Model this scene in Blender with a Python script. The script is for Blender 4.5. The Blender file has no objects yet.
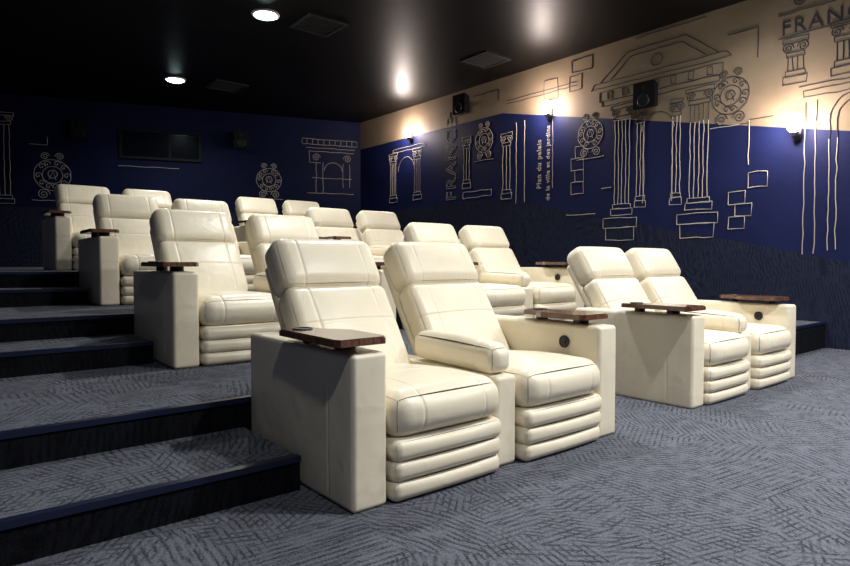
import bpy, bmesh, math, random
from mathutils import Vector, Matrix
random.seed(7)
scene = bpy.context.scene
try:
    scene.view_settings.view_transform = 'Standard'
    scene.view_settings.look = 'None'
    scene.view_settings.exposure = 0.0
except Exception as e:
    print(e)
COL = scene.collection
S = 0.942
WX = 8.1      # right wall plane
CZ = 4.3      # ceiling
LX = -0.8     # left wall plane
FY = -4.0     # front wall
def back_y(x): return 12.24 + 0.341*(WX-x)

# ---------------------------------------------------------------- materials
def new_mat(name, col=(0.5,0.5,0.5), rough=0.5, metal=0.0, spec=None, emit=None, estr=0.0, coat=0.0):
    m = bpy.data.materials.new(name); m.use_nodes = True
    b = m.node_tree.nodes['Principled BSDF']
    b.inputs['Base Color'].default_value = (*col,1)
    b.inputs['Roughness'].default_value = rough
    b.inputs['Metallic'].default_value = metal
    if spec is not None: b.inputs['Specular IOR Level'].default_value = spec
    if emit: 
        b.inputs['Emission Color'].default_value = (*emit,1)
        b.inputs['Emission Strength'].default_value = estr
    if coat: b.inputs['Coat Weight'].default_value = coat
    return m
def N(m,t,**kw):
    n = m.node_tree.nodes.new(t)
    for k,v in kw.items(): setattr(n,k,v)
    return n
def L(m,a,b): m.node_tree.links.new(a,b)
def bsdf(m): return m.node_tree.nodes['Principled BSDF']

def leather_mat():
    m = new_mat('cream_leather',(0.80,0.74,0.60),0.38,spec=0.5)
    tc = N(m,'ShaderNodeTexCoord')
    n1 = N(m,'ShaderNodeTexNoise'); n1.inputs['Scale'].default_value=5.5; n1.inputs['Detail'].default_value=2.5
    n1.inputs['Distortion'].default_value=0.4
    v = N(m,'ShaderNodeTexVoronoi'); v.inputs['Scale'].default_value=220
    L(m,tc.outputs['Object'],n1.inputs['Vector']); L(m,tc.outputs['Object'],v.inputs['Vector'])
    b1 = N(m,'ShaderNodeBump'); b1.inputs['Strength'].default_value=0.30; b1.inputs['Distance'].default_value=0.025
    b2 = N(m,'ShaderNodeBump'); b2.inputs['Strength'].default_value=0.10; b2.inputs['Distance'].default_value=0.002
    L(m,n1.outputs['Fac'],b1.inputs['Height']); L(m,v.outputs['Distance'],b2.inputs['Height'])
    L(m,b1.outputs['Normal'],b2.inputs['Normal']); L(m,b2.outputs['Normal'],bsdf(m).inputs['Normal'])
    r = N(m,'ShaderNodeValToRGB')
    r.color_ramp.elements[0].position=0.3; r.color_ramp.elements[0].color=(0.82,0.74,0.57,1)
    r.color_ramp.elements[1].position=0.7; r.color_ramp.elements[1].color=(0.87,0.79,0.62,1)
    L(m,n1.outputs['Fac'],r.inputs['Fac']); L(m,r.outputs['Color'],bsdf(m).inputs['Base Color'])
    return m
def carpet_mat(name, dark, light, scale=1.0):
    m = new_mat(name,dark,0.95,spec=0.1)
    tc = N(m,'ShaderNodeTexCoord')
    def layer(cell_scale, line_scale, off):
        mp = N(m,'ShaderNodeMapping'); mp.inputs['Location'].default_value=(off,off*0.7,0)
        L(m,tc.outputs['Object'],mp.inputs['Vector'])
        vo = N(m,'ShaderNodeTexVoronoi'); vo.inputs['Scale'].default_value=cell_scale*scale
        L(m,mp.outputs['Vector'],vo.inputs['Vector'])
        sep = N(m,'ShaderNodeSeparateColor'); L(m,vo.outputs['Color'],sep.inputs['Color'])
        mu = N(m,'ShaderNodeMath',operation='MULTIPLY'); mu.inputs[1].default_value=6.283
        L(m,sep.outputs['Red'],mu.inputs[0])
        vr = N(m,'ShaderNodeVectorRotate',rotation_type='AXIS_ANGLE')
        vr.inputs['Axis'].default_value=(0.12,0.15,0.98)
        L(m,mp.outputs['Vector'],vr.inputs['Vector']); L(m,mu.outputs[0],vr.inputs['Angle'])
        w = N(m,'ShaderNodeTexWave',wave_type='BANDS',bands_direction='X')
        w.inputs['Scale'].default_value=line_scale*scale; w.inputs['Distortion'].default_value=1.2
        w.inputs['Detail'].default_value=2; w.inputs['Detail Scale'].default_value=6.0
        L(m,vr.outputs['Vector'],w.inputs['Vector'])
        nb = N(m,'ShaderNodeTexNoise'); nb.inputs['Scale'].default_value=12*scale; nb.inputs['Detail'].default_value=1
        L(m,mp.outputs['Vector'],nb.inputs['Vector'])
        g = N(m,'ShaderNodeMapRange'); g.inputs[1].default_value=0.32; g.inputs[2].default_value=0.6
        L(m,nb.outputs['Fac'],g.inputs[0])
        q = N(m,'ShaderNodeMath',operation='POWER'); q.inputs[1].default_value=2.4
        L(m,w.outputs['Fac'],q.inputs[0])
        k = N(m,'ShaderNodeMath',operation='MULTIPLY'); L(m,q.outputs[0],k.inputs[0]); L(m,g.outputs[0],k.inputs[1])
        return k
    w1=layer(2.6,9.0,0.0); w2=layer(2.1,11,3.7)
    mx=N(m,'ShaderNodeMath',operation='MAXIMUM'); L(m,w1.outputs[0],mx.inputs[0]); L(m,w2.outputs[0],mx.inputs[1])
    n2 = N(m,'ShaderNodeTexNoise'); n2.inputs['Scale'].default_value=120; n2.inputs['Detail'].default_value=2
    L(m,tc.outputs['Object'],n2.inputs['Vector'])
    sub = N(m,'ShaderNodeMath',operation='MULTIPLY_ADD'); sub.inputs[1].default_value=-0.65
    L(m,mx.outputs[0],sub.inputs[0])
    nn = N(m,'ShaderNodeMapRange'); nn.inputs[1].default_value=0.25; nn.inputs[2].default_value=0.75; nn.inputs[3].default_value=0.45; nn.inputs[4].default_value=1.15
    L(m,n2.outputs['Fac'],nn.inputs[0]); L(m,nn.outputs[0],sub.inputs[2])
    r = N(m,'ShaderNodeValToRGB')
    r.color_ramp.elements[0].position=0.05; r.color_ramp.elements[0].color=(*dark,1)
    r.color_ramp.elements[1].position=1.0; r.color_ramp.elements[1].color=(*light,1)
    L(m,sub.outputs[0],r.inputs['Fac']); L(m,r.outputs['Color'],bsdf(m).inputs['Base Color'])
    bp = N(m,'ShaderNodeBump'); bp.inputs['Strength'].default_value=0.4; bp.inputs['Distance'].default_value=0.004
    L(m,sub.outputs[0],bp.inputs['Height']); L(m,bp.outputs['Normal'],bsdf(m).inputs['Normal'])
    return m
def paint_mat(name,c1,c2,rough=0.6,sc=1.5,spec=0.3):
    m = new_mat(name,c1,rough,spec=spec)
    tc = N(m,'ShaderNodeTexCoord'); n=N(m,'ShaderNodeTexNoise'); n.inputs['Scale'].default_value=sc; n.inputs['Detail'].default_value=5
    L(m,tc.outputs['Object'],n.inputs['Vector'])
    r=N(m,'ShaderNodeValToRGB'); r.color_ramp.elements[0].position=0.35; r.color_ramp.elements[0].color=(*c1,1)
    r.color_ramp.elements[1].position=0.65; r.color_ramp.elements[1].color=(*c2,1)
    L(m,n.outputs['Fac'],r.inputs['Fac']); L(m,r.outputs['Color'],bsdf(m).inputs['Base Color'])
    return m
def wood_mat():
    m = new_mat('walnut_wood',(0.1,0.03,0.015),0.22,coat=0.5)
    tc=N(m,'ShaderNodeTexCoord'); mp=N(m,'ShaderNodeMapping'); mp.inputs['Scale'].default_value=(14,2,4)
    n=N(m,'ShaderNodeTexNoise'); n.inputs['Scale'].default_value=4; n.inputs['Detail'].default_value=6; n.inputs['Distortion'].default_value=1.2
    L(m,tc.outputs['Object'],mp.inputs['Vector']); L(m,mp.outputs['Vector'],n.inputs['Vector'])
    r=N(m,'ShaderNodeValToRGB'); r.color_ramp.elements[0].position=0.3; r.color_ramp.elements[0].color=(0.060,0.023,0.012,1)
    r.color_ramp.elements[1].position=0.7; r.color_ramp.elements[1].color=(0.20,0.088,0.045,1)
    L(m,n.outputs['Fac'],r.inputs['Fac']); L(m,r.outputs['Color'],bsdf(m).inputs['Base Color'])
    return m
LEATHER=leather_mat(); WOOD=wood_mat()
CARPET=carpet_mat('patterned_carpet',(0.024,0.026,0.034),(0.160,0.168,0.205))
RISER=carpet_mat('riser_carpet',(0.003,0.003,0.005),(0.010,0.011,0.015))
WAINS=carpet_mat('wall_carpet',(0.009,0.011,0.024),(0.026,0.031,0.060),1.0)
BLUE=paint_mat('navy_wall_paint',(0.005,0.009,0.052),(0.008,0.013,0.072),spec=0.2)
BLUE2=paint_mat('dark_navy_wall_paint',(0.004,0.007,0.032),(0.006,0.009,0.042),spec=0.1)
BEIGE=paint_mat('beige_wall_paint',(0.20,0.15,0.10),(0.26,0.195,0.13))
CEIL=paint_mat('black_ceiling_paint',(0.003,0.0025,0.0025),(0.005,0.004,0.004),0.42,3,spec=0.12)
BLACK=new_mat('black_plastic',(0.008,0.008,0.009),0.4)
DKMETAL=new_mat('dark_metal',(0.03,0.03,0.035),0.35,0.8)
GLASS=new_mat('dark_glass',(0.004,0.006,0.012),0.15,spec=0.2)
FRAME=new_mat('black_window_frame',(0.006,0.006,0.008),0.6,spec=0.2)
NOSE=new_mat('dark_nosing_strip',(0.012,0.017,0.050),0.3,0.2)
CHALK=new_mat('chalk_line_paint',(0.50,0.45,0.37),0.8)
INK=new_mat('ink_line_paint',(0.030,0.026,0.04),0.8)
WHITE_TRIM=new_mat('white_trim',(0.7,0.7,0.7),0.4)
LAMPEMIT=new_mat('lamp_diffuser',(1,1,1),0.5,emit=(0.70,0.95,1.0),estr=40)
SCONEMIT=new_mat('sconce_glass',(1,1,1),0.5,emit=(1.0,0.86,0.76),estr=40)

# ---------------------------------------------------------------- mesh helpers
def obj_from_bm(bm,name,mats,smooth=False,parent=None):
    me=bpy.data.meshes.new(name); bmesh.ops.recalc_face_normals(bm,faces=bm.faces)
    bm.to_mesh(me); bm.free()
    for m in mats: me.materials.append(m)
    if smooth:
        for p in me.polygons: p.use_smooth=True
    o=bpy.data.objects.new(name,me); COL.objects.link(o)
    if parent: o.parent=parent
    return o
def mesh_of(bm,name,mats,smooth=True):
    me=bpy.data.meshes.new(name); bmesh.ops.recalc_face_normals(bm,faces=bm.faces)
    bm.to_mesh(me); bm.free()
    for m in mats: me.materials.append(m)
    if smooth:
        for p in me.polygons: p.use_smooth=True
    return me
def add_box(bm,x0,x1,y0,y1,z0,z1,mi=0,bev=0):
    vs=[bm.verts.new(c) for c in [(x0,y0,z0),(x1,y0,z0),(x1,y1,z0),(x0,y1,z0),(x0,y0,z1),(x1,y0,z1),(x1,y1,z1),(x0,y1,z1)]]
    fs=[]
    for f in [(0,3,2,1),(4,5,6,7),(0,1,5,4),(1,2,6,5),(2,3,7,6),(3,0,4,7)]:
        F=bm.faces.new([vs[i] for i in f]); F.material_index=mi; fs.append(F)
    if bev:
        es=set(e for f in fs for e in f.edges)
        bmesh.ops.bevel(bm,geom=list(es),offset=bev,segments=3,affect='EDGES',profile=0.5)
    return fs
def samples(h,r,extra,step):
    inner=h-r
    pts=set()
    for k in range(0,6):
        v=inner+r*math.tan(math.radians(45*k/5)); pts.add(round(v,5)); pts.add(round(-v,5))
    n=max(2,int(2*inner/step))
    for i in range(n+1): pts.add(round(-inner+2*inner*i/n,5))
    for s in extra:
        for d in (0,.004,.008,.013,.02):
            for q in (s+d,s-d):
                if abs(q)<inner: pts.add(round(q,5))
    out=[]
    for p in sorted(pts):
        if not out or p-out[-1]>0.0015: out.append(p)
    if abs(out[-1]-h)>1e-4: out[-1]=h
    return out
def pillow(bm,x0,x1,y0,y1,z0,z1,r,puff=(0,0,0),seams=(),mat=None,deform=None,step=0.05,neg=None):
    """rounded, puffed cushion with stitched grooves.  seams: (axis,pos(local),depth)"""
    c=Vector(((x0+x1)/2,(y0+y1)/2,(z0+z1)/2)); h=((x1-x0)/2,(y1-y0)/2,(z1-z0)/2)
    r=min(r,min(h)*0.98)
    S_=[samples(h[a],r,[s[1] for s in seams if s[0]==a],step) for a in range(3)]
    new=[]
    for a in range(3):
        u,v=[i for i in range(3) if i!=a]
        for sg in (-1,1):
            grid=[]
            for pu in S_[u]:
                row=[]
                for pv in S_[v]:
                    p=[0,0,0]; p[a]=sg*h[a]; p[u]=pu; p[v]=pv
                    inn=[max(-(h[i]-r),min(h[i]-r,p[i])) for i in range(3)]
                    d=Vector([p[i]-inn[i] for i in range(3)]).normalized()
                    q=Vector(inn)+d*r
                    disp=Vector((0,0,0))
                    w=1.0
                    for i in (u,v): w*=max(0,1-(q[i]/h[i])**2)
                    pf=puff[a]
                    if neg and sg<0: pf=neg[a]
                    disp[a]+=sg*pf*w
                    for (ax,pos,dep) in seams:
                        if abs(d[ax])<0.6:
                            disp-=d*dep*math.exp(-((q[ax]-pos)/0.006)**2)
                    q=q+disp+c
                    if deform: q=deform(q)
                    vert=bm.verts.new(q); row.append(vert); new.append(vert)
                grid.append(row)
            for i in range(len(grid)-1):
                for j in range(len(grid[0])-1):
                    bm.faces.new([grid[i][j],grid[i+1][j],grid[i+1][j+1],grid[i][j+1]])
    bmesh.ops.remove_doubles(bm,verts=new,dist=0.0004)

def add_cyl(bm,center,axis,r,h,seg=24,mi=0,r2=None):
    r2=r if r2 is None else r2
    q=Vector((0,0,1)).rotation_difference(Vector(axis)).to_matrix().to_4x4()
    res=bmesh.ops.create_cone(bm,cap_ends=True,segments=seg,radius1=r,radius2=r2,depth=h,matrix=Matrix.Translation(center)@q)
    for v in res['verts']:
        for f in v.link_faces: f.material_index=mi
def add_ring(bm,center,axis,R,r,mi=0,n=28,k=8):
    q=Vector((0,0,1)).rotation_difference(Vector(axis))
    rows=[]
    for i in range(n):
        a=2*math.pi*i/n; row=[]
        for j in range(k):
            b=2*math.pi*j/k
            p=Vector(((R+r*math.cos(b))*math.cos(a),(R+r*math.cos(b))*math.sin(a),r*math.sin(b)))
            row.append(bm.verts.new(q@p+Vector(center)))
        rows.append(row)
    for i in range(n):
        for j in range(k):
            f=bm.faces.new([rows[i][j],rows[(i+1)%n][j],rows[(i+1)%n][(j+1)%k],rows[i][(j+1)%k]]); f.material_index=mi

# ---------------------------------------------------------------- recliner parts (shared meshes)
W=0.325
bm=bmesh.new()
def seatdef(q):
    q=q.copy(); t=(q.y)/0.8
    q.z+=0.012*(1-t) - 0.035*max(0,(t-0.3))
    return q
pillow(bm,-W,W,-0.035,0.82,0.245,0.450,0.09,puff=(0.0,0.012,0.032),neg=(0,0.024,0.0),
       seams=[(0,-0.18,0.0035),(0,0.18,0.0035),(1,-0.10,0.003)],deform=seatdef)
M_seat=mesh_of(bm,'seat_cushion',[LEATHER])
bm=bmesh.new()
for i,(a,b,o) in enumerate([(0.0,0.098,-0.020),(0.084,0.184,-0.026),(0.170,0.268,-0.032)]):
    pillow(bm,-W+0.005,W-0.005,o,0.16,a,b,0.040,puff=(0,0,0),neg=(0,0.018,0),seams=[])
M_foot=mesh_of(bm,'footrest',[LEATHER])
bm=bmesh.new()
TH=math.radians(32)
uv=Vector((0,math.sin(TH),math.cos(TH))); nv=Vector((0,-math.cos(TH),math.sin(TH)))
PIV=Vector((0,0.715,0.355))
def backdef(q):
    z=q.z
    return PIV+Vector((q.x,0,0))+uv*z+nv*(-q.y)
pillow(bm,-W,W,-0.10,0.07,-0.02,0.565,0.06,puff=(0,0.02,0),neg=(0,0.03,0),
       seams=[(0,-0.2,0.003),(0,0.2,0.003),(2,0.05,0.0035)],deform=backdef)
pillow(bm,-W+0.01,W-0.01,0.05,0.115,0.0,0.78,0.03,deform=backdef,step=0.2)
M_back=mesh_of(bm,'backrest',[LEATHER])
bm=bmesh.new()
pillow(bm,-W+0.001,W-0.001,-0.112,0.095,0.545,0.875,0.075,puff=(0,0.0,0.008),neg=(0,0.020,0),
       seams=[(0,-0.2,0.003),(0,0.2,0.003)],deform=backdef)
M_head=mesh_of(bm,'headrest',[LEATHER])
bm=bmesh.new()
add_box(bm,-W+0.02,W-0.02,0.08,0.92,0.0,0.27)
M_base=mesh_of(bm,'base_frame',[BLACK],smooth=False)
def arm_mesh(side):
    bm=bmesh.new()
    x0,x1=(-0.5,-0.33) if side<0 else (0.33,0.5)
    pillow(bm,x0,x1,0.01,0.985,0.0,0.635,0.022,puff=(0.004,0.004,0.006),seams=[(1,-0.30,0.002)])
    return mesh_of(bm,'armrest',[LEATHER])
M_armL=arm_mesh(-1); M_armR=arm_mesh(1)
bm=bmesh.new()
pillow(bm,0.332,0.476,0.03,0.90,0.0,0.445,0.025,puff=(0,0,0.004))
M_console=mesh_of(bm,'console_box',[LEATHER])
bm=bmesh.new()
pillow(bm,0.328,0.482,0.06,0.70,0.45,0.60,0.06,puff=(0,0,0.018),neg=(0,0.012,0),seams=[(1,-0.19,0.004)],deform=lambda q: Vector((q.x,q.y,q.z+0.05*(0.35-q.y)*-0.6)))
M_cpad=mesh_of(bm,'console_pad',[LEATHER])
def tray_mesh(side):
    bm=bmesh.new()
    pts=[(-0.545,0.03),(-0.53,0.0),(-0.32,0.0),(-0.295,0.03),(-0.285,0.30),(-0.315,0.36),(-0.365,0.39),(-0.385,0.52),(-0.41,0.545),(-0.50,0.545),(-0.53,0.52)]
    ox=-0.03 if side<0 else -0.035; oy=0.0 if side<0 else 0.07
    if side<0: pts=[(x+ox,y+oy) for x,y in pts]
    else: pts=[(-x+ox,y+oy) for x,y in pts][::-1]
    z0,z1=0.670,0.700
    lo=[bm.verts.new((x,y,z0)) for x,y in pts]; hi=[bm.verts.new((x,y,z1)) for x,y in pts]
    bm.faces.new(lo[::-1]); top=bm.faces.new(hi)
    for i in range(len(pts)):
        j=(i+1)%len(pts); bm.faces.new([lo[i],lo[j],hi[j],hi[i]])
    es=list(top.edges)
    bmesh.ops.bevel(bm,geom=es,offset=0.006,segments=2,affect='EDGES')
    cx=side*0.455+ox
    for f in bm.faces: f.material_index=0
    add_ring(bm,(cx,0.445+oy,z1+0.001),(0,0,1),0.042,0.005,1)
    add_cyl(bm,(cx,0.445+oy,z1+0.0008),(0,0,1),0.040,0.003,mi=1)
    add_cyl(bm,(side*0.415,0.2,0.652),(0,0,1),0.045,0.045,mi=1)
    add_cyl(bm,(side*0.44,0.445+oy,0.650),(0,0,1),0.038,0.050,mi=1)
    return mesh_of(bm,'swivel_tray',[WOOD,DKMETAL],smooth=False)
M_trayL=tray_mesh(-1); M_trayR=tray_mesh(1)
bm=bmesh.new()
add_cyl(bm,(0.326,0.25,0.53),(1,0,0),0.034,0.012,mi=0)
add_ring(bm,(0.321,0.25,0.53),(1,0,0),0.032,0.005,1)
add_cyl(bm,(0.321,0.25,0.53),(1,0,0),0.014,0.012,mi=1)
M_btn=mesh_of(bm,'recline_control',[BLACK,DKMETAL],smooth=False)

def part(me,name,parent):
    o=bpy.data.objects.new(name,me); COL.objects.link(o); o.parent=parent; return o
def recliner(x,y,z,side):
    e=bpy.data.objects.new('cinema_recliner',None); e.empty_display_size=0.2
    e.location=(x,y,z); COL.objects.link(e)
    for me,n in ((M_seat,'seat_cushion'),(M_foot,'footrest'),(M_back,'backrest'),(M_head,'headrest'),(M_base,'base_frame')):
        part(me,n,e)
    if side<0:
        part(M_armL,'armrest',e); part(M_trayL,'swivel_tray',e); part(M_console,'console_box',e); part(M_cpad,'console_pad',e)
    else:
        part(M_armR,'armrest',e); part(M_trayR,'swivel_tray',e); part(M_btn,'recline_control',e)
ROWP=2.04
YS=[2.0,4.07,6.13,8.20]
XL=[1.29,1.25,1.24,1.20]
XR=[4.00,3.85,3.77,3.66]
for k in range(4):
    for x0 in (XL[k],XR[k]):
        recliner(x0+0.50,YS[k],0.3*k,-1)
        recliner(x0+1.31,YS[k],0.3*k,1)

# ---------------------------------------------------------------- room shell
bm=bmesh.new()
v=[bm.verts.new(c) for c in [(LX,FY,0),(WX,FY,0),(WX,16,0),(LX,16,0)]]; bm.faces.new(v)
obj_from_bm(bm,'floor',[CARPET])
bm=bmesh.new()
add_box(bm,LX,WX,FY,16,CZ,CZ+0.1)
obj_from_bm(bm,'ceiling',[CEIL])
def border(y):
    return min(3.67, 2.47+0.2235*(y-2.27))
def wains(y):
    return min(2.15, 1.0+0.2140*(y-2.27))
bm=bmesh.new()
ys=[FY,0,7.64,back_y(WX)]
def strip(zf0,zf1,mi):
    for a,b in zip(ys[:-1],ys[1:]):
        f=bm.faces.new([bm.verts.new((WX,a,zf0(a))),bm.verts.new((WX,b,zf0(b))),bm.verts.new((WX,b,zf1(b))),bm.verts.new((WX,a,zf1(a)))]); f.material_index=mi
ww=lambda y:max(0.05,wains(y))
strip(lambda y:0,ww,0); strip(ww,border,1); strip(border,lambda y:CZ,2)
bmesh.ops.remove_doubles(bm,verts=bm.verts,dist=1e-4)
obj_from_bm(bm,'wall_right',[WAINS,BLUE,BEIGE])
bm=bmesh.new()
def bstrip(z0,z1,mi):
    f=bm.faces.new([bm.verts.new((WX,back_y(WX),z0)),bm.verts.new((LX,back_y(LX),z0)),bm.verts.new((LX,back_y(LX),z1)),bm.verts.new((WX,back_y(WX),z1))]); f.material_index=mi
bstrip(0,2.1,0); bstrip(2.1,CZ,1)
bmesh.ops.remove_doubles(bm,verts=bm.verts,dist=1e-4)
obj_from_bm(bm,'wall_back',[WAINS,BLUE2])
bm=bmesh.new()
for z0,z1,mi in ((0,1.6,0),(1.6,CZ,1)):
    f=bm.faces.new([bm.verts.new((LX,FY,z0)),bm.verts.new((LX,back_y(LX),z0)),bm.verts.new((LX,back_y(LX),z1)),bm.verts.new((LX,FY,z1))]); f.material_index=mi
obj_from_bm(bm,'wall_left',[WAINS,BLUE])
bm=bmesh.new()
f=bm.faces.new([bm.verts.new(c) for c in [(LX,FY,0),(WX,FY,0),(WX,FY,CZ),(LX,FY,CZ)]])
obj_from_bm(bm,'wall_front',[BLUE])

# raised tiers, aisle steps
TIER=bpy.data.objects.new('floor_tiers',None); COL.objects.link(TIER)
def carpeted_block(name,x0,x1,y0,y1,z0,z1):
    bm=bmesh.new()
    vs=[bm.verts.new(c) for c in [(x0,y0,z0),(x1,y0,z0),(x1,y1,z0),(x0,y1,z0),(x0,y0,z1),(x1,y0,z1),(x1,y1,z1),(x0,y1,z1)]]
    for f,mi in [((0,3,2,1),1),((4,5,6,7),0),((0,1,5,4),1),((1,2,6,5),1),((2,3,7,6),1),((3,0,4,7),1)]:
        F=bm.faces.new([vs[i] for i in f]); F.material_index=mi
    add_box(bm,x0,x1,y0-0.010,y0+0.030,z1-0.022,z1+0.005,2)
    return obj_from_bm(bm,name,[CARPET,RISER,NOSE],parent=TIER)
for k in range(3):
    y0=3.0+ROWP*k
    y1=(y0+ROWP) if k<2 else None
    if y1:
        carpeted_block('seating_platform',LX,WX,y0,y1,0,0.3*(k+1))
    else:
        bm=bmesh.new(); z=0.9
        lo=[(LX,y0),(WX,y0),(WX,back_y(WX)),(LX,back_y(LX))]
        a=[bm.verts.new((x,y,0)) for x,y in lo]; b=[bm.verts.new((x,y,z)) for x,y in lo]
        bm.faces.new(b).material_index=0
        for i in range(4):
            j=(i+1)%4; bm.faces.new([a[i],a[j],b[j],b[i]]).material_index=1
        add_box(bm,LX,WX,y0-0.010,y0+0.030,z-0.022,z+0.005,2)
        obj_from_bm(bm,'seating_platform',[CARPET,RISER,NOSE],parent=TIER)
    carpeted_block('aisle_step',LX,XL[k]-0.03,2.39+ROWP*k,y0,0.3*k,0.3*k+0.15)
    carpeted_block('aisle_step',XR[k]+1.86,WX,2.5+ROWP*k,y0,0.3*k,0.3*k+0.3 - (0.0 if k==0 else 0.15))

# ---------------------------------------------------------------- mural line art
class Mural:
    def __init__(s,name,tofn,darkfn,r=0.006):
        s.t=tofn; s.d=darkfn; s.runs={0:[],1:[]}; s.name=name; s.r=r
        s.root=bpy.data.objects.new(name,None); COL.objects.link(s.root)
    def poly(s,pts,j=0.008):
        P=[]
        for (a,b),(c,d) in zip(pts[:-1],pts[1:]):
            n=max(1,int(math.hypot(c-a,d-b)/0.12))
            for i in range(n): P.append((a+(c-a)*i/n,b+(d-b)*i/n))
        P.append(pts[-1])
        P=[(a+random.uniform(-j,j),b+random.uniform(-j,j)) for a,b in P]
        cur=[];cd=None
        for p in P:
            k=1 if s.d(*p) else 0
            if cd is not None and k!=cd:
                cur.append(p)
                s.runs[cd].append(cur); cur=[]
            cd=k; cur.append(p)
        if len(cur)>1: s.runs[cd].append(cur)
    def rect(s,a,b,c,d): s.poly([(a,b),(c,b),(c,d),(a,d),(a,b)])
    def circ(s,a,b,r,n=22,a0=0,a1=360,sx=1):
        s.poly([(a+sx*r*math.cos(math.radians(a0+(a1-a0)*i/n)),b+r*math.sin(math.radians(a0+(a1-a0)*i/n))) for i in range(n+1)],j=0.006)
    def spiral(s,a,b,r,t=2.2,m=1):
        s.poly([(a+m*r*(1-i/30)*math.cos(i/30*t*6.28),b+r*(1-i/30)*math.sin(i/30*t*6.28)) for i in range(28)],j=0.003)
    def column(s,a,w,z0,z1,fl=3):
        s.rect(a-w*0.75,z0,a+w*0.75,z0+0.10); s.rect(a-w*0.62,z0+0.10,a+w*0.62,z0+0.17)
        for i in range(fl+2):
            x=a-w/2+w*i/(fl+1); s.poly([(x,z0+0.17),(x,z1-0.2)])
        s.rect(a-w*0.6,z1-0.2,a+w*0.6,z1-0.14)
        s.spiral(a-w*0.5,z1-0.08,0.07); s.spiral(a+w*0.5,z1-0.08,0.07,m=-1)
        s.rect(a-w*0.8,z1-0.02,a+w*0.8,z1+0.04)
    def wreath(s,a,b,r):
        s.circ(a,b,r); s.circ(a,b,r*0.55)
        for i in range(10):
            t=i*math.pi/5+random.uniform(-.2,.2)
            s.spiral(a+r*.77*math.cos(t),b+r*.77*math.sin(t),r*.2,t=1.3)
        s.circ(a,b+r*0.05,r*0.25); s.poly([(a-r*.2,b-r*.3),(a,b+r*.3),(a+r*.2,b-r*.3)])
        s.spiral(a-r*.5,b-r*1.25,r*.35); s.spiral(a+r*.5,b-r*1.25,r*.35,m=-1)
        s.spiral(a-r*.4,b+r*1.2,r*.25); s.spiral(a+r*.4,b+r*1.2,r*.25,m=-1)
        s.poly([(a-r*1.1,b-r*1.65),(a+r*1.1,b-r*1.65)])
    def text(s,txt,a,b,size,mat,rot=0,outline=True):
        cu=bpy.data.curves.new('lettering','FONT'); cu.body=txt; cu.size=size
        if outline: cu.fill_mode='NONE'; cu.bevel_depth=0.0035; cu.bevel_resolution=0
        else: cu.extrude=0.002
        cu.align_x='CENTER'; cu.align_y='CENTER'; cu.space_character=1.15; cu.materials.append(mat)
        o=bpy.data.objects.new('lettering',cu); COL.objects.link(o); o.parent=s.root
        p=Vector(s.t(a,b)); X=(Vector(s.t(a+1,b))-p).normalized(); Z=Vector((0,0,1)); Nn=X.cross(Z)
        m=Matrix((X,Z,Nn)).transposed().to_4x4(); m.translation=p
        o.matrix_world=m@Matrix.Rotation(math.radians(rot),4,'Z')
    def build(s):
        for k,mat,n in ((0,CHALK,'chalk_lines'),(1,INK,'ink_lines')):
            if not s.runs[k]: continue
            cu=bpy.data.curves.new(n,'CURVE'); cu.dimensions='3D'; cu.bevel_depth=s.r; cu.bevel_resolution=0
            for run in s.runs[k]:
                if len(run)<2: continue
                sp=cu.splines.new('POLY'); sp.points.add(len(run)-1)
                for q,(a,b) in zip(sp.points,run): q.co=(*s.t(a,b),1)
            cu.materials.append(mat)
            o=bpy.data.objects.new(n,cu); COL.objects.link(o); o.parent=s.root
R=Mural('architectural_wall_mural',lambda a,b:(WX-0.005,-a*S,1+(b-1)*S),
         lambda a,b: 1+(b-1)*S>border(-a*S),r=0.0055)
# portico
R.column(-5.52,0.26,1.75,3.45,3); R.column(-4.28,0.26,1.75,3.45,3)
R.column(-5.2,0.12,1.85,3.35,1); R.column(-4.62,0.12,1.85,3.35,1)
R.rect(-5.85,1.55,-5.25,1.70); R.rect(-4.6,1.55,-4.0,1.70)
R.rect(-5.8,1.35,-5.3,1.55); R.rect(-4.55,1.35,-4.05,1.55)
R.rect(-5.9,3.52,-4.0,3.60); R.rect(-5.95,3.60,-3.95,3.76)
R.poly([(-6.1,3.82),(-3.85,3.82)]); R.poly([(-6.1,3.82),(-6.05,3.9),(-3.9,3.9),(-3.85,3.82)])
R.poly([(-5.95,3.9),(-5.45,4.28),(-4.5,4.28),(-4.0,3.9)]); R.poly([(-5.75,3.92),(-5.4,4.2),(-4.55,4.2),(-4.2,3.92)])
R.circ(-4.92,3.0,0.26,a0=0,a1=180); R.poly([(-5.15,3.0),(-5.15,1.9)]); R.poly([(-4.68,3.0),(-4.68,1.9)])
R.wreath(-6.12,3.12,0.24); R.wreath(-3.85,3.28,0.25)
R.circ(-4.95,4.05,0.09)
for i in range(7):
    x=-5.8+i*.27; R.rect(x,3.63,x+.08,3.74)
for r_ in range(3):
    x=-3.85+(0.08 if r_%2 else 0); R.rect(x,1.45+r_*.17,x+.22,1.45+(r_+1)*.17)
for r_ in range(4):
    R.rect(-6.5+(0.08 if r_%2 else 0),2.15+r_*.2,-6.25,2.15+(r_+1)*.2)
R.poly([(-6.9,2.3),(-6.9,3.5)]); R.poly([(-6.6,1.8),(-6.0,1.8)])
R.rect(-6.55,3.9,-6.3,4.15); R.rect(-6.5,4.2,-6.1,4.4); R.poly([(-5.3,4.45),(-4.2,4.45)]); R.poly([(-3.9,4.1),(-3.5,4.1),(-3.5,3.7)])
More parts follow.
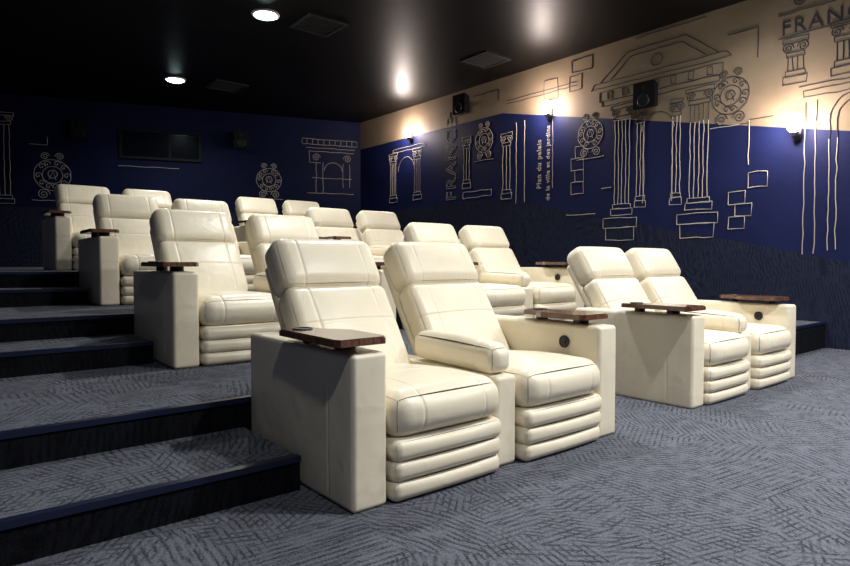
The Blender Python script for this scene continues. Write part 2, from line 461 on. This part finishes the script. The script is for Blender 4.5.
R.poly([(-3.6,2.3),(-3.6,2.9),(-3.3,2.9)]); R.rect(-3.6,2.0,-3.35,2.2); R.poly([(-5.9,2.2),(-5.7,2.2)])
# twin pilasters far right
for a in (-2.92,-2.80): R.poly([(a,1.1),(a,3.0)])
R.circ(-2.35,2.75,0.30,a0=0,a1=180,n=16); R.circ(-2.35,2.75,0.22,a0=0,a1=180,n=14)
for a in (-2.65,-2.57,-2.13,-2.05): R.poly([(a,2.75),(a,1.15)])
R.rect(-2.95,3.06,-1.6,3.14); R.poly([(-3.0,3.2),(-1.5,3.2)])
R.column(-2.5,0.20,3.26,3.86,2)
R.column(-3.05,0.18,3.26,3.80,2)
R.wreath(-1.9,3.5,0.25)
R.text('FRANCE',-2.70,3.98,0.24,INK,outline=False)
R.poly([(-3.25,4.16),(-1.8,4.16)]); R.poly([(-3.25,3.87),(-1.8,3.87)])
R.spiral(-3.0,4.30,.10); R.spiral(-2.7,4.30,.10,m=-1); R.spiral(-2.4,4.30,.10)
R.poly([(-3.2,4.42),(-1.8,4.42)])
# middle
R.text('FRANCE',-9.55,3.15,0.40,CHALK,rot=90)
R.text('Plan du palais',-7.2,2.75,0.13,CHALK,rot=90)
R.text('de la ville et des jardins',-7.0,2.75,0.11,CHALK,rot=90)
R.wreath(-8.6,3.4,0.24)
for a in (-7.75,-7.55): R.poly([(a,2.1),(a,3.6)])
R.column(-8.0,0.18,2.2,3.4,1)
R.rect(-9.2,2.3,-8.4,2.42)
R.column(-9.1,0.16,2.5,3.5,1)
R.column(-10.7,0.20,2.4,3.5,2); R.circ(-11.1,3.1,0.3,a0=0,a1=180); R.rect(-11.6,3.55,-10.4,3.62)
R.column(-11.6,0.20,2.4,3.5,2)
R.rect(-7.1,3.85,-6.8,4.2); R.poly([(-8.0,3.98),(-6.4,3.98)]); R.poly([(-8.0,4.04),(-6.4,4.04)])
R.poly([(-8.9,4.3),(-8.2,4.3),(-8.2,4.1)]); R.rect(-9.6,4.0,-9.0,4.12)
R.build()
bn=Vector((-0.341,-1,0)).normalized()
B=Mural('architectural_wall_mural',lambda a,b:(a+bn.x*0.006,back_y(a)+bn.y*0.006,b),lambda a,b:False,r=0.0060)
B.wreath(2.07,2.75,0.31); B.wreath(6.09,2.85,0.26)
B.column(1.25,0.26,2.15,3.9,2); B.column(0.6,0.3,2.15,3.9,3)
# architrave sketch in the corner
B.rect(6.80,3.72,8.02,3.84); B.poly([(6.88,3.64),(7.98,3.64)]); B.poly([(6.95,3.56),(7.95,3.56)])
for i in range(9): B.poly([(6.9+i*.125,3.73),(6.9+i*.125,3.83)])
B.poly([(6.95,3.56),(6.95,3.3),(7.2,3.3)]); B.spiral(7.1,3.42,.09); B.spiral(7.8,3.42,.09,m=-1)
B.poly([(7.1,3.3),(7.1,2.6)]); B.poly([(7.25,3.3),(7.25,2.6)]); B.poly([(7.7,3.3),(7.7,2.75)]); B.poly([(7.85,3.3),(7.85,2.75)])
B.circ(7.48,3.12,.2,a0=0,a1=180); B.poly([(6.9,2.6),(7.95,2.6)]); B.poly([(7.0,2.95),(7.9,2.95)])
B.poly([(3.2,3.0),(4.3,3.0)]); B.poly([(1.7,3.35),(2.0,3.35),(2.0,3.5)])
B.build()

# ---------------------------------------------------------------- projection window, speakers, vents, lights
def place_on_back(o,x,z,off=0.0):
    Xa=Vector((1,-0.341,0)).normalized(); Z=Vector((0,0,1)); Ya=Z.cross(Xa)
    m=Matrix((Xa,Ya,Z)).transposed().to_4x4(); m.translation=Vector((x,back_y(x),z))+bn*off
    o.matrix_world=m
bm=bmesh.new()
w,h=0.80,0.31
add_box(bm,-w,w,-0.05,0.0,h-0.05,h,0); add_box(bm,-w,w,-0.05,0.0,-h,-h+0.05,0)
add_box(bm,-w,-w+0.05,-0.05,0.0,-h+0.05,h-0.05,0); add_box(bm,w-0.05,w,-0.05,0.0,-h+0.05,h-0.05,0)
add_box(bm,0.15,0.19,-0.045,0.0,-h+0.05,h-0.05,0)
add_box(bm,-w+0.05,w-0.05,-0.015,0.0,-h+0.05,h-0.05,1)
o=obj_from_bm(bm,'window_1',[FRAME,GLASS]); place_on_back(o,3.98,3.47,0.003)
def speaker():
    bm=bmesh.new()
    w,h,d=0.17,0.21,0.24
    f=[(-w,-d,-h+0.05),(w,-d,-h+0.05),(w,-d,h),(-w,-d,h)]; b=[(-w*.7,-0.06,-h*.6),(w*.7,-0.06,-h*.6),(w*.7,-0.06,h*.9),(-w*.7,-0.06,h*.9)]
    F=[bm.verts.new(c) for c in f]; Bk=[bm.verts.new(c) for c in b]
    bm.faces.new(F); bm.faces.new(Bk[::-1])
    for i in range(4):
        j=(i+1)%4; bm.faces.new([F[i],Bk[i],Bk[j],F[j]])
    bmesh.ops.bevel(bm,geom=list(bm.edges),offset=0.01,segments=2,affect='EDGES')
    add_ring(bm,(0,-d-0.002,-0.05),(0,1,0),0.085,0.008,1); add_cyl(bm,(0,-d-0.001,-0.05),(0,1,0),0.08,0.01,mi=1,r2=0.08)
    add_cyl(bm,(0,-d-0.001,0.12),(0,1,0),0.035,0.012,mi=1)
    add_box(bm,-0.03,0.03,-0.08,0.0,-0.03,0.03,1); add_box(bm,-0.05,0.05,-0.012,0.0,-0.09,0.09,1)
    return obj_from_bm(bm,'wall_speaker',[FRAME,BLACK])
for x in (2.58,5.52):
    o=speaker(); place_on_back(o,x,3.65)
def place_right(o,y,z,off=0.0):
    m=Matrix(((0,1,0),(-1,0,0),(0,0,1))).to_4x4()
    m.translation=Vector((WX-off,y,z)); o.matrix_world=m
for y,z in ((4.72,3.32),(8.55,3.95)):
    o=speaker(); place_right(o,y,z)
def sconce(y,z,p=62):
    e=bpy.data.objects.new('wall_sconce',None); e.location=(WX,y,z); COL.objects.link(e)
    bm=bmesh.new()
    add_box(bm,-0.02,-0.001,-0.045,0.045,-0.16,0.06,0,bev=0.004)
    add_box(bm,-0.10,-0.02,-0.012,0.012,-0.09,-0.07,0)
    add_cyl(bm,(-0.10,0,-0.085),(0,0,1),0.03,0.05,mi=0,r2=0.045)
    obj_from_bm(bm,'bracket',[DKMETAL],parent=e)
    bm=bmesh.new()
    bmesh.ops.create_uvsphere(bm,u_segments=20,v_segments=12,radius=0.09,matrix=Matrix.Translation((-0.115,0,0.045))@Matrix.Diagonal((1,1,1.35,1)))
    obj_from_bm(bm,'glass_shade',[SCONEMIT],smooth=True,parent=e)
    ld=bpy.data.lights.new('sconce_light','POINT'); ld.energy=p; ld.color=(1.0,0.84,0.76); ld.shadow_soft_size=0.06
    l=bpy.data.objects.new('sconce_light',ld); l.location=(-0.28,0,0.05); COL.objects.link(l); l.parent=e
for y,z in ((2.83,2.60),(6.55,3.50),(10.27,3.70)):
    sconce(y,z)
VENT=new_mat('vent_metal',(0.018,0.018,0.020),0.5,0.2)
def vent(x,y):
    bm=bmesh.new(); s=0.30
    add_box(bm,-s,s,-s,-s+0.04,-0.025,0,0); add_box(bm,-s,s,s-0.04,s,-0.025,0,0)
    add_box(bm,-s,-s+0.04,-s+0.04,s-0.04,-0.025,0,0); add_box(bm,s-0.04,s,-s+0.04,s-0.04,-0.025,0,0)
    for i in range(9):
        yy=-s+0.07+i*0.06
        add_box(bm,-s+0.04,s-0.04,yy,yy+0.02,-0.02,0,0)
    o=obj_from_bm(bm,'ceiling_vent',[VENT]); o.location=(x,y,CZ)
for x,y in ((4.33,7.57),(4.49,11.28),(7.16,7.13)): vent(x,y)
def downlight_or_fill(x,y,p,col=(1.0,0.98,0.95)):
    e=bpy.data.objects.new('recessed_downlight_or_fill',None); e.location=(x,y,CZ); COL.objects.link(e)
    bm=bmesh.new(); add_ring(bm,(0,0,-0.012),(0,0,1),0.165,0.020,0)
    obj_from_bm(bm,'trim_ring',[WHITE_TRIM],smooth=True,parent=e)
    bm=bmesh.new(); bmesh.ops.create_uvsphere(bm,u_segments=24,v_segments=12,radius=0.152,matrix=Matrix.Translation((0,0,-0.005))@Matrix.Diagonal((1,1,0.35,1)))
    obj_from_bm(bm,'diffuser',[LAMPEMIT],smooth=True,parent=e)
    ld=bpy.data.lights.new('lamp','AREA'); ld.shape='DISK'; ld.size=0.22; ld.energy=p; ld.color=col; ld.spread=math.radians(150)
    l=bpy.data.objects.new('lamp',ld); l.location=(0,0,-0.075); COL.objects.link(l); l.parent=e
for x,y,p in ((3.6,0.0,130),(3.6,3.95,75),(3.6,7.7,75),(3.6,11.45,45),(6.6,-0.4,130),(6.6,3.3,35),(5.0,-2.4,110),(0.3,-0.6,38)):  # last entry is an unseen fill lamp, added to brighten the left arm sides
    downlight_or_fill(x,y,p)

w=bpy.data.worlds.new('dim_world'); scene.world=w; w.use_nodes=True
w.node_tree.nodes['Background'].inputs[0].default_value=(0.02,0.025,0.05,1)
w.node_tree.nodes['Background'].inputs[1].default_value=0.3

# camera
cd=bpy.data.cameras.new('camera'); cam=bpy.data.objects.new('camera',cd); COL.objects.link(cam)
cd.sensor_width=36; cd.lens=36*610/850; cd.clip_end=100
cam.location=(0,0,1.0)
yaw=math.radians(50.5)
f=Vector((math.cos(yaw),math.sin(yaw),-21/610)).normalized()
cam.rotation_euler=f.to_track_quat('-Z','Y').to_euler()
scene.camera=cam
